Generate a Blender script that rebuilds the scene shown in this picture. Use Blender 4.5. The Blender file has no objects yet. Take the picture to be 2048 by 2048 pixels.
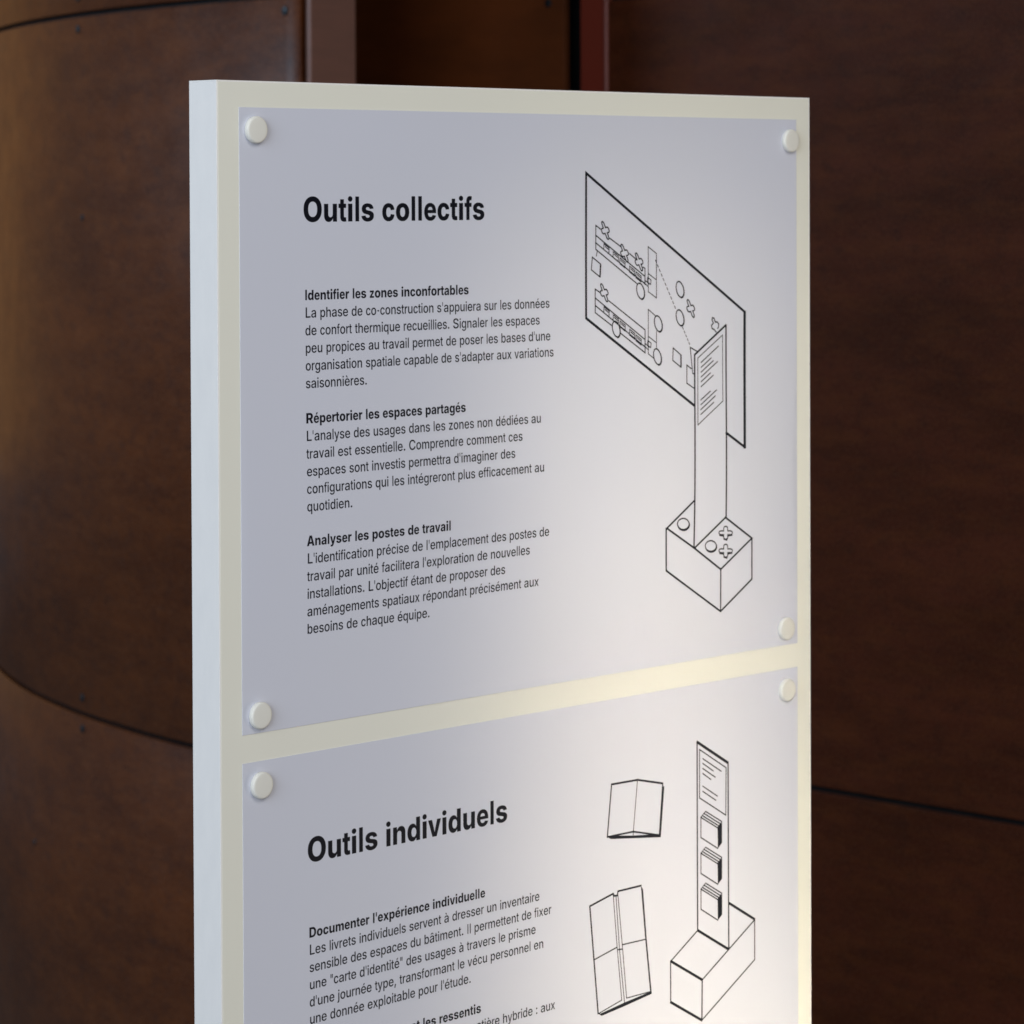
import bpy, bmesh, math, json, random
from mathutils import Vector, Matrix, geometry
S = bpy.context.scene
COL = S.collection
random.seed(4)

# ------------------------------------------------------------------ camera
FZ = -.25                         # floor level
ZT = 1.6767                       # height of the board's top edge; board frame: X right, Y down, Z into the board
Rm = ((0.6891144, 0.0039637, -0.7246417), (-0.0166526, 0.9998076, -0.0103673), (0.7244612, 0.0192115, 0.6890478))
Cb = (-1.4009224, 0.0767455, -1.6017792)
def W(x, y, z): return Vector((x, z, ZT - y))          # board frame -> world
def Wd(v): return Vector((v[0], v[2], -v[1]))
cam = bpy.data.cameras.new('camera'); camo = bpy.data.objects.new('camera', cam); COL.objects.link(camo)
rx, uy, bz = Wd(Rm[0]), -Wd(Rm[1]), -Wd(Rm[2])
M = Matrix((rx, uy, bz)).transposed().to_4x4(); M.translation = W(*Cb); camo.matrix_world = M
cam.sensor_fit = 'HORIZONTAL'; cam.sensor_width = 24.0; cam.lens = 24.0 * 6400 / 2048
cam.shift_y = -0.25; cam.clip_start = 0.05; cam.clip_end = 60
cam.dof.use_dof = True; cam.dof.focus_distance = 2.14; cam.dof.aperture_fstop = 13.0; cam.dof.aperture_blades = 7
S.camera = camo
S.cycles.filter_width = 1.6
S.render.resolution_x = S.render.resolution_y = 1024

# ------------------------------------------------------------------ light
S.view_settings.view_transform = 'Standard'; S.view_settings.look = 'None'
S.view_settings.exposure = 0.0; S.view_settings.gamma = 1.0
w = bpy.data.worlds.new('World'); S.world = w; w.use_nodes = True
w.node_tree.nodes['Background'].inputs[0].default_value = (0.55, 0.60, 0.72, 1)
w.node_tree.nodes['Background'].inputs[1].default_value = 0.12
def area(name, loc, target, sx, sy, power, col):
    l = bpy.data.lights.new(name, 'AREA'); l.shape = 'RECTANGLE'; l.size = sx; l.size_y = sy; l.energy = power; l.color = col
    o = bpy.data.objects.new(name, l); COL.objects.link(o); o.location = loc
    o.rotation_euler = (Vector(target) - Vector(loc)).to_track_quat('-Z', 'Y').to_euler(); return o
def spot(name, loc, target, power, col, ang, blend, rad):
    l = bpy.data.lights.new(name, 'SPOT'); l.energy = power; l.color = col; l.spot_size = math.radians(ang); l.spot_blend = blend; l.shadow_soft_size = rad
    o = bpy.data.objects.new(name, l); COL.objects.link(o); o.location = loc
    o.rotation_euler = (Vector(target) - Vector(loc)).to_track_quat('-Z', 'Y').to_euler(); return o

# cool window light from the left, plus added warm strip lamps at the right for a gleam in the satin sheets
area('window_light', (-3.6, -1.5, 2.3), (0, 0, 1.2), 2.2, 2.4, 112, (.83, .90, 1.0))
area('wall_sheen_light', (-1.4, 5.3, 3.2), (2.2, 2.3, 1.7), 1.0, 1.2, 120, (.58, .78, 1.0))  # added lamp, placed so its cool sheen falls on the curved wall
area('warm_far_light', (3.3, 6.6, 1.8), (2.4, 3.4, 1.2), 1.2, 2.4, 3.4, (1.0, .42, .02))
area('front_fill_light', (-.3, -2.6, 3.4), (.2, 0, 1.0), 1.6, 1.6, 40, (1.0, .94, .86))  # added fill that lifts the board's front, not a known ceiling lamp
area('warm_low_light', (1.99, -1.30, .12), (.47, 0, .75), .34, .84, 5.0, (1.0, .88, .74))
area('warm_mid_light', (1.90, -1.30, .86), (.42, 0, 1.15), .18, .62, 2.6, (1.0, .88, .76))
area('warm_high_light', (1.83, -1.31, 1.36), (.38, 0, 1.45), .15, .34, .8, (1.0, .90, .80))
# soft gridded beams from the visitor's left that lay the cream glow on the lower right of the board
beam = area('warm_beam', (-.75, -1.75, .62), (.545, 0, .68), .26, .62, .66, (1.0, .86, .60)); beam.data.spread = math.radians(15)
beam = area('warm_beam', (-.75, -1.75, 1.36), (.465, 0, 1.24), .10, .62, .27, (1.0, .86, .62)); beam.data.spread = math.radians(13)


# ------------------------------------------------------------------ helpers
def link(name, me, mat=None, parent=None, smooth=False):
    o = bpy.data.objects.new(name, me); COL.objects.link(o)
    if mat and not me.materials: me.materials.append(mat)
    if parent: o.parent = parent
    if smooth:
        for p in me.polygons: p.use_smooth = True
    return o
def empty(name, loc=(0, 0, 0), **kw):
    o = bpy.data.objects.new(name, None); COL.objects.link(o); o.location = loc; o.empty_display_size = .05
    for k, v in kw.items(): o[k] = v
    return o
def box_me(name, lo, hi, bev=0.0, seg=2):
    bm = bmesh.new(); bmesh.ops.create_cube(bm, size=1)
    for v in bm.verts: v.co = Vector(((v.co.x + .5) * (hi[0] - lo[0]) + lo[0], (v.co.y + .5) * (hi[1] - lo[1]) + lo[1], (v.co.z + .5) * (hi[2] - lo[2]) + lo[2]))
    if bev: bmesh.ops.bevel(bm, geom=bm.edges[:], offset=bev, segments=seg, affect='EDGES', profile=.5)
    me = bpy.data.meshes.new(name); bm.to_mesh(me); bm.free(); return me
def mat(name, base, rough=.5, spec=.5, noise=None, bump=None, coat=0.0, metal=0.0, layers=(), rv=.07):
    """procedural material; layers = (scale vec, detail, colour, amount, lo, hi)"""
    m = bpy.data.materials.new(name); m.use_nodes = True; nt = m.node_tree; b = nt.nodes['Principled BSDF']
    b.inputs['Roughness'].default_value = rough; b.inputs['Specular IOR Level'].default_value = spec
    b.inputs['Metallic'].default_value = metal; b.inputs['Coat Weight'].default_value = coat
    tc = nt.nodes.new('ShaderNodeTexCoord'); prev = None
    rgb = nt.nodes.new('ShaderNodeRGB'); rgb.outputs[0].default_value = (*base, 1); prev = rgb.outputs[0]
    for sc, det, colr, amt, lo, hi in layers:
        mp = nt.nodes.new('ShaderNodeMapping'); mp.inputs['Scale'].default_value = sc; nt.links.new(tc.outputs['Object'], mp.inputs[0])
        n = nt.nodes.new('ShaderNodeTexNoise'); n.inputs['Scale'].default_value = 1; n.inputs['Detail'].default_value = det; n.inputs['Roughness'].default_value = .65
        nt.links.new(mp.outputs[0], n.inputs[0])
        r = nt.nodes.new('ShaderNodeMapRange'); r.inputs[1].default_value = lo; r.inputs[2].default_value = hi; r.inputs[3].default_value = 0; r.inputs[4].default_value = amt
        nt.links.new(n.outputs[0], r.inputs[0])
        mx = nt.nodes.new('ShaderNodeMix'); mx.data_type = 'RGBA'
        nt.links.new(r.outputs[0], mx.inputs[0]); nt.links.new(prev, mx.inputs[6]); mx.inputs[7].default_value = (*colr, 1); prev = mx.outputs[2]
    nt.links.new(prev, b.inputs['Base Color'])
    if bump:
        sc, st, dist = bump
        n = nt.nodes.new('ShaderNodeTexNoise'); n.inputs['Scale'].default_value = sc; n.inputs['Detail'].default_value = 4; nt.links.new(tc.outputs['Object'], n.inputs[0])
        bp = nt.nodes.new('ShaderNodeBump'); bp.inputs['Strength'].default_value = st; bp.inputs['Distance'].default_value = dist
        nt.links.new(n.outputs[0], bp.inputs['Height']); nt.links.new(bp.outputs[0], b.inputs['Normal'])
        rr = nt.nodes.new('ShaderNodeMapRange'); rr.inputs[3].default_value = rough - rv; rr.inputs[4].default_value = rough + rv
        n2 = nt.nodes.new('ShaderNodeTexNoise'); n2.inputs['Scale'].default_value = sc * .06; n2.inputs['Detail'].default_value = 5; nt.links.new(tc.outputs['Object'], n2.inputs[0])
        nt.links.new(n2.outputs[0], rr.inputs[0]); nt.links.new(rr.outputs[0], b.inputs['Roughness'])
    return m

M_board = mat('cream_laminate', (.87, .875, .775), .28, .7, layers=(((7, 7, 7), 5, (.85, .85, .77), .6, .3, .8),))
M_edge = mat('white_edge_band', (.95, .94, .91), .42, .4, layers=(((90, 90, 30), 4, (.78, .78, .77), .3, .3, .8),), bump=(500, .06, .0003))
M_paper = mat('white_paper', (.675, .705, .815), .26, .75, layers=(((4, 4, 4), 3, (.69, .715, .80), .6, .3, .7),))
M_ink = mat('black_ink', (.003, .004, .010), .34, .09, layers=(((60, 60, 60), 3, (.008, .009, .014), .6, .3, .8),))
M_cap = mat('white_plastic', (.80, .80, .74), .45, .4, layers=(((50, 50, 50), 3, (.78, .77, .72), .3, .3, .7),))
BR = [((2.2, 2.2, 9), 8, (.050, .011, .003), .75, .36, .64), ((9, 9, 34), 8, (.19, .055, .012), .42, .46, .72), ((26, 26, 40), 8, (.045, .014, .008), .75, .5, .75), ((330, 330, 330), 2, (.24, .10, .05), .6, .48, .75), ((260, 260, 260), 2, (.015, .012, .010), .7, .5, .8)]
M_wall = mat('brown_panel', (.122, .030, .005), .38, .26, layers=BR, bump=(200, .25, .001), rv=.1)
M_wall2 = mat('shaded_brown_panel', (.074, .017, .007), .5, .05, layers=[(s, d, tuple(q * .60 for q in c), a, lo, hi) for s, d, c, a, lo, hi in BR], bump=(200, .2, .001), rv=.1)  # darkened copy of the panel browns; the right wall's shade is in the colour
M_recess = mat('orange_brown_panel', (.19, .048, .012), .5, .2, layers=[((3, 3, 10), 7, (.11, .03, .009), .8, .38, .66), ((420, 420, 420), 3, (.25, .10, .05), .4, .45, .8)], bump=(260, .12, .0008))
M_post = mat('lit_brown_board', (.25, .125, .095), .5, .4, layers=(((8, 8, 60), 6, (.18, .10, .075), .6, .35, .7), ((400, 400, 400), 3, (.17, .10, .075), .4, .45, .8)), bump=(260, .1, .0006))  # lighter brown carries the light on this forward-facing end in its colour
M_trim = mat('red_brown_trim', (.20, .032, .018), .45, .4, layers=(((8, 8, 60), 6, (.19, .035, .018), .6, .35, .7),), bump=(260, .1, .0006))
M_highlight = mat('corner_highlight', (.24, .07, .055), .4, .5, layers=(((8, 8, 60), 6, (.12, .045, .035), .6, .35, .7),))  # lighter brown paints the highlight along the trim's corner
M_core = mat('black_core', (.010, .010, .011), .8, .2, layers=(((20, 20, 20), 3, (.02, .02, .02), .4, .3, .7),))
M_bolt = mat('blackened_steel', (.018, .022, .026), .45, .5, metal=.3, layers=(((300, 300, 300), 3, (.03, .035, .04), .5, .3, .7),))
M_floor = mat('grey_floor', (.16, .15, .14), .6, .4, layers=(((4, 4, 4), 8, (.11, .10, .095), .6, .35, .7),), bump=(120, .1, .001))


# ------------------------------------------------------------------ setting: floor
fl = link('floor', box_me('floor', (-6, -6, FZ - .08), (7, 8, FZ)), M_floor); fl['kind'] = 'structure'

# ------------------------------------------------------------------ panelled brown walls behind
SEAM_LO, SEAM_HI, TOPZ = .651, 1.931, 3.19
ROWS = [(FZ + .02, SEAM_LO - .0045), (SEAM_LO + .0045, SEAM_HI - .0045), (SEAM_HI + .0045, TOPZ)]
CX, CY, CR = 4.924, 2.2028, 2.7516
def polar(a, r): a = math.radians(a); return CX + r * math.cos(a), CY + r * math.sin(a)
def arc_slab(name, a0, a1, z0, z1, r_out, r_in, step=.75, bev=.0015):
    """curved slab: outer face at r_out with small chamfered edges"""
    bm = bmesh.new(); n = max(2, int(abs(a1 - a0) / step)); rings = []
    da = math.degrees(bev / r_out) * (1 if a1 > a0 else -1)
    angs = [a0] + [a0 + da + (a1 - a0 - 2 * da) * i / n for i in range(n + 1)] + [a1]
    for k, a in enumerate(angs):
        ro = r_out - bev if k in (0, len(angs) - 1) else r_out
        prof = [(r_in, z0), (ro - bev, z0), (ro, z0 + bev), (ro, z1 - bev), (ro - bev, z1), (r_in, z1)]
        rings.append([bm.verts.new((*polar(a, r), z)) for r, z in prof])
    for i in range(len(rings) - 1):
        for j in range(6):
            bm.faces.new((rings[i][j], rings[i][(j + 1) % 6], rings[i + 1][(j + 1) % 6], rings[i + 1][j]))
    bm.faces.new(rings[0][::-1]); bm.faces.new(rings[-1])
    bmesh.ops.recalc_face_normals(bm, faces=bm.faces[:])
    me = bpy.data.meshes.new(name); bm.to_mesh(me); bm.free(); return me
def bolt_me():
    bm = bmesh.new(); n = 20; prof = [(.0078, 0), (.0078, .0012), (.0068, .0024), (.0045, .0032), (.0024, .0034), (.0022, .0018)]; rings = []
    for r, z in prof: rings.append([bm.verts.new((r * math.cos(t * 2 * math.pi / n), r * math.sin(t * 2 * math.pi / n), z)) for t in range(n)])
    for i in range(len(rings) - 1):
        for j in range(n): bm.faces.new((rings[i][j], rings[i][(j + 1) % n], rings[i + 1][(j + 1) % n], rings[i + 1][j]))
    bm.faces.new(rings[-1]); bmesh.ops.recalc_face_normals(bm, faces=bm.faces[:])
    me = bpy.data.meshes.new('bolt'); bm.to_mesh(me); bm.free(); me.materials.append(M_bolt); return me
BOLT = bolt_me()
def bolt(parent, pos, normal, s=1.0):
    o = bpy.data.objects.new('bolt', BOLT); COL.objects.link(o); o.parent = parent
    o.location = pos; o.rotation_euler = Vector(normal).to_track_quat('Z', 'Y').to_euler(); o.scale = (s, s, s); return o

cw = empty('curved_wall', label='curved wall of dark brown bolted panels left of the white board', category='wall')
link('core', arc_slab('core', 176, 100, FZ, TOPZ - .02, CR - .014, CR - .06), M_core, cw)
for a0, a1 in ((178.45, 134.1), (133.9, 101)):
    for i, (z0, z1) in enumerate(ROWS):
        p = link('wall_panel', arc_slab('wall_panel', a0, a1, z0, z1, CR, CR - .012), M_wall, cw)
        for f in p.data.polygons: f.use_smooth = abs(f.normal.z) < .3 and f.area > 1e-3
        cols = [177.7, 163.2, 148.7] if a0 > 150 else [130, 116]
        zs = [z0 + .026, z1 - .022]
        for a in cols:
            for z in zs:
                bolt(p, (*polar(a, CR), z), (math.cos(math.radians(a)), math.sin(math.radians(a)), 0))
        if a0 > 150 and i == 1: bolt(p, (*polar(163.5, CR), 1.561), (math.cos(math.radians(163.5)), math.sin(math.radians(163.5)), 0), .8)
        if a0 > 150 and i == 0: bolt(p, (*polar(157.3, CR), .365), (math.cos(math.radians(157.3)), math.sin(math.radians(157.3)), 0), .8)

post = empty('wall_post', (2.233, 2.275, 0), label='narrow brown upright post at the right end of the curved wall, lightened for the light on it', category='post')
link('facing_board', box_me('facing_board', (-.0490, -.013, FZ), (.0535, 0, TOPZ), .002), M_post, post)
link('backing', box_me('backing', (-.045, .002, FZ), (.045, .12, TOPZ - .02)), M_core, post)

rw = empty('recessed_wall', (2.9, 2.9, 0), label='dark orange brown wall set back between the post and the right wall', category='wall')
for i, (z0, z1) in enumerate([(FZ + .02, .69), (.70, 2.09), (2.10, TOPZ)]):
    p = link('wall_panel', box_me('wall_panel', (0, -.545, z0), (.014, .75, z1), .0015), M_recess, rw)
    for z in ((z0 + .02, 1.95) if i == 1 else (z0 + .02, z1 - .012)): bolt(p, (0, -.505, z), (-1, 0, 0))
link('core', box_me('core', (.03, -.5, FZ), (.12, .74, TOPZ - .02)), M_core, rw)

# angled right wall: from A (far) to B (near camera)
A2, B2 = Vector((2.632, 2.012)), Vector((2.575, .55))
d2 = (B2 - A2).normalized(); n2 = Vector((d2.y, -d2.x)); n2 = n2 if n2.x < 0 else -n2
ang = math.atan2(d2.y, d2.x)
aw = empty('right_wall', (A2.x, A2.y, 0), label='tall dark brown panelled wall filling the right side behind the white board', category='wall')
aw.rotation_euler = (0, 0, ang)
# local x runs along the wall, local +y or -y is the face; find the sign
fs = 1 if (Matrix.Rotation(ang, 2) @ Vector((0, 1))).dot(n2) > 0 else -1
def lb(x0, x1, y0, y1, z0, z1):
    ys = sorted((y0 * fs, y1 * fs)); return (x0, ys[0], z0), (x1, ys[1], z1)
for x0, x1 in ((0, 1.9), (1.906, 3.2)):
    for i, (z0, z1) in enumerate(ROWS):
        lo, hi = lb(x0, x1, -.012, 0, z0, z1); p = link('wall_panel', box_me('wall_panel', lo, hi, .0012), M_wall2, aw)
        for bx in ((x0 + 1.45, x1 - .05) if x0 == 0 else (x0 + .05, x1 - .05)):
            for z in (z0 + .026, z1 - .022): bolt(p, (bx, 0, z), (0, fs, 0), .9)
lo, hi = lb(-.004, 3.19, -.07, -.014, FZ, TOPZ - .02); link('core', box_me('core', lo, hi), M_core, aw)
# end trim with a rounded arris, turned back into the gap
ep = empty('end_trim', (2.632, 2.013, 0), label='narrow reddish brown upright trim at the far end of the right wall', category='trim')
dv = Vector((2.6455, 2.0845)) - Vector((2.632, 2.013)); ep.rotation_euler = (0, 0, math.atan2(dv.y, dv.x))
link('trim_board', box_me('trim_board', (.0, -.03, FZ), (dv.length, .0, TOPZ), .003, 3), M_trim, ep)
link('corner_highlight_strip', box_me('corner_highlight_strip', (-.006, -.004, FZ), (.002, .004, TOPZ), .0022, 3), M_highlight, ep)
bk = link('gap_dark_sheet', box_me('gap_dark_sheet', (3.5, .6, FZ), (3.6, 4.6, TOPZ)), M_core)  # near-black sheet added to stand for the deep shade in the gap
bk['label'] = 'almost black sheet added for the darkness in the narrow gap beside the trim'; bk['category'] = 'wall'

# ------------------------------------------------------------------ white display board
BW, TH = 0.6312, 0.0276
bd = empty('display_board', (0, 0, 0), label='tall free-standing cream white board holding two printed French sheets', category='display board')
bd.location = (0, 0, 0)
link('panel', box_me('panel', (.0012, 0, FZ), (BW - .0012, TH, ZT - .0012), .00015, 1), M_board, bd)
link('edge_band', box_me('edge_band', (0, .0001, FZ), (.0012, TH, ZT - .0012), .00015, 1), M_edge, bd)
link('edge_band', box_me('edge_band', (BW - .0012, .0001, FZ), (BW, TH, ZT - .0012), .00015, 1), M_edge, bd)
link('edge_band', box_me('edge_band', (0, .0001, ZT - .0012), (BW, TH, ZT), .00015, 1), M_edge, bd)

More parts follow.
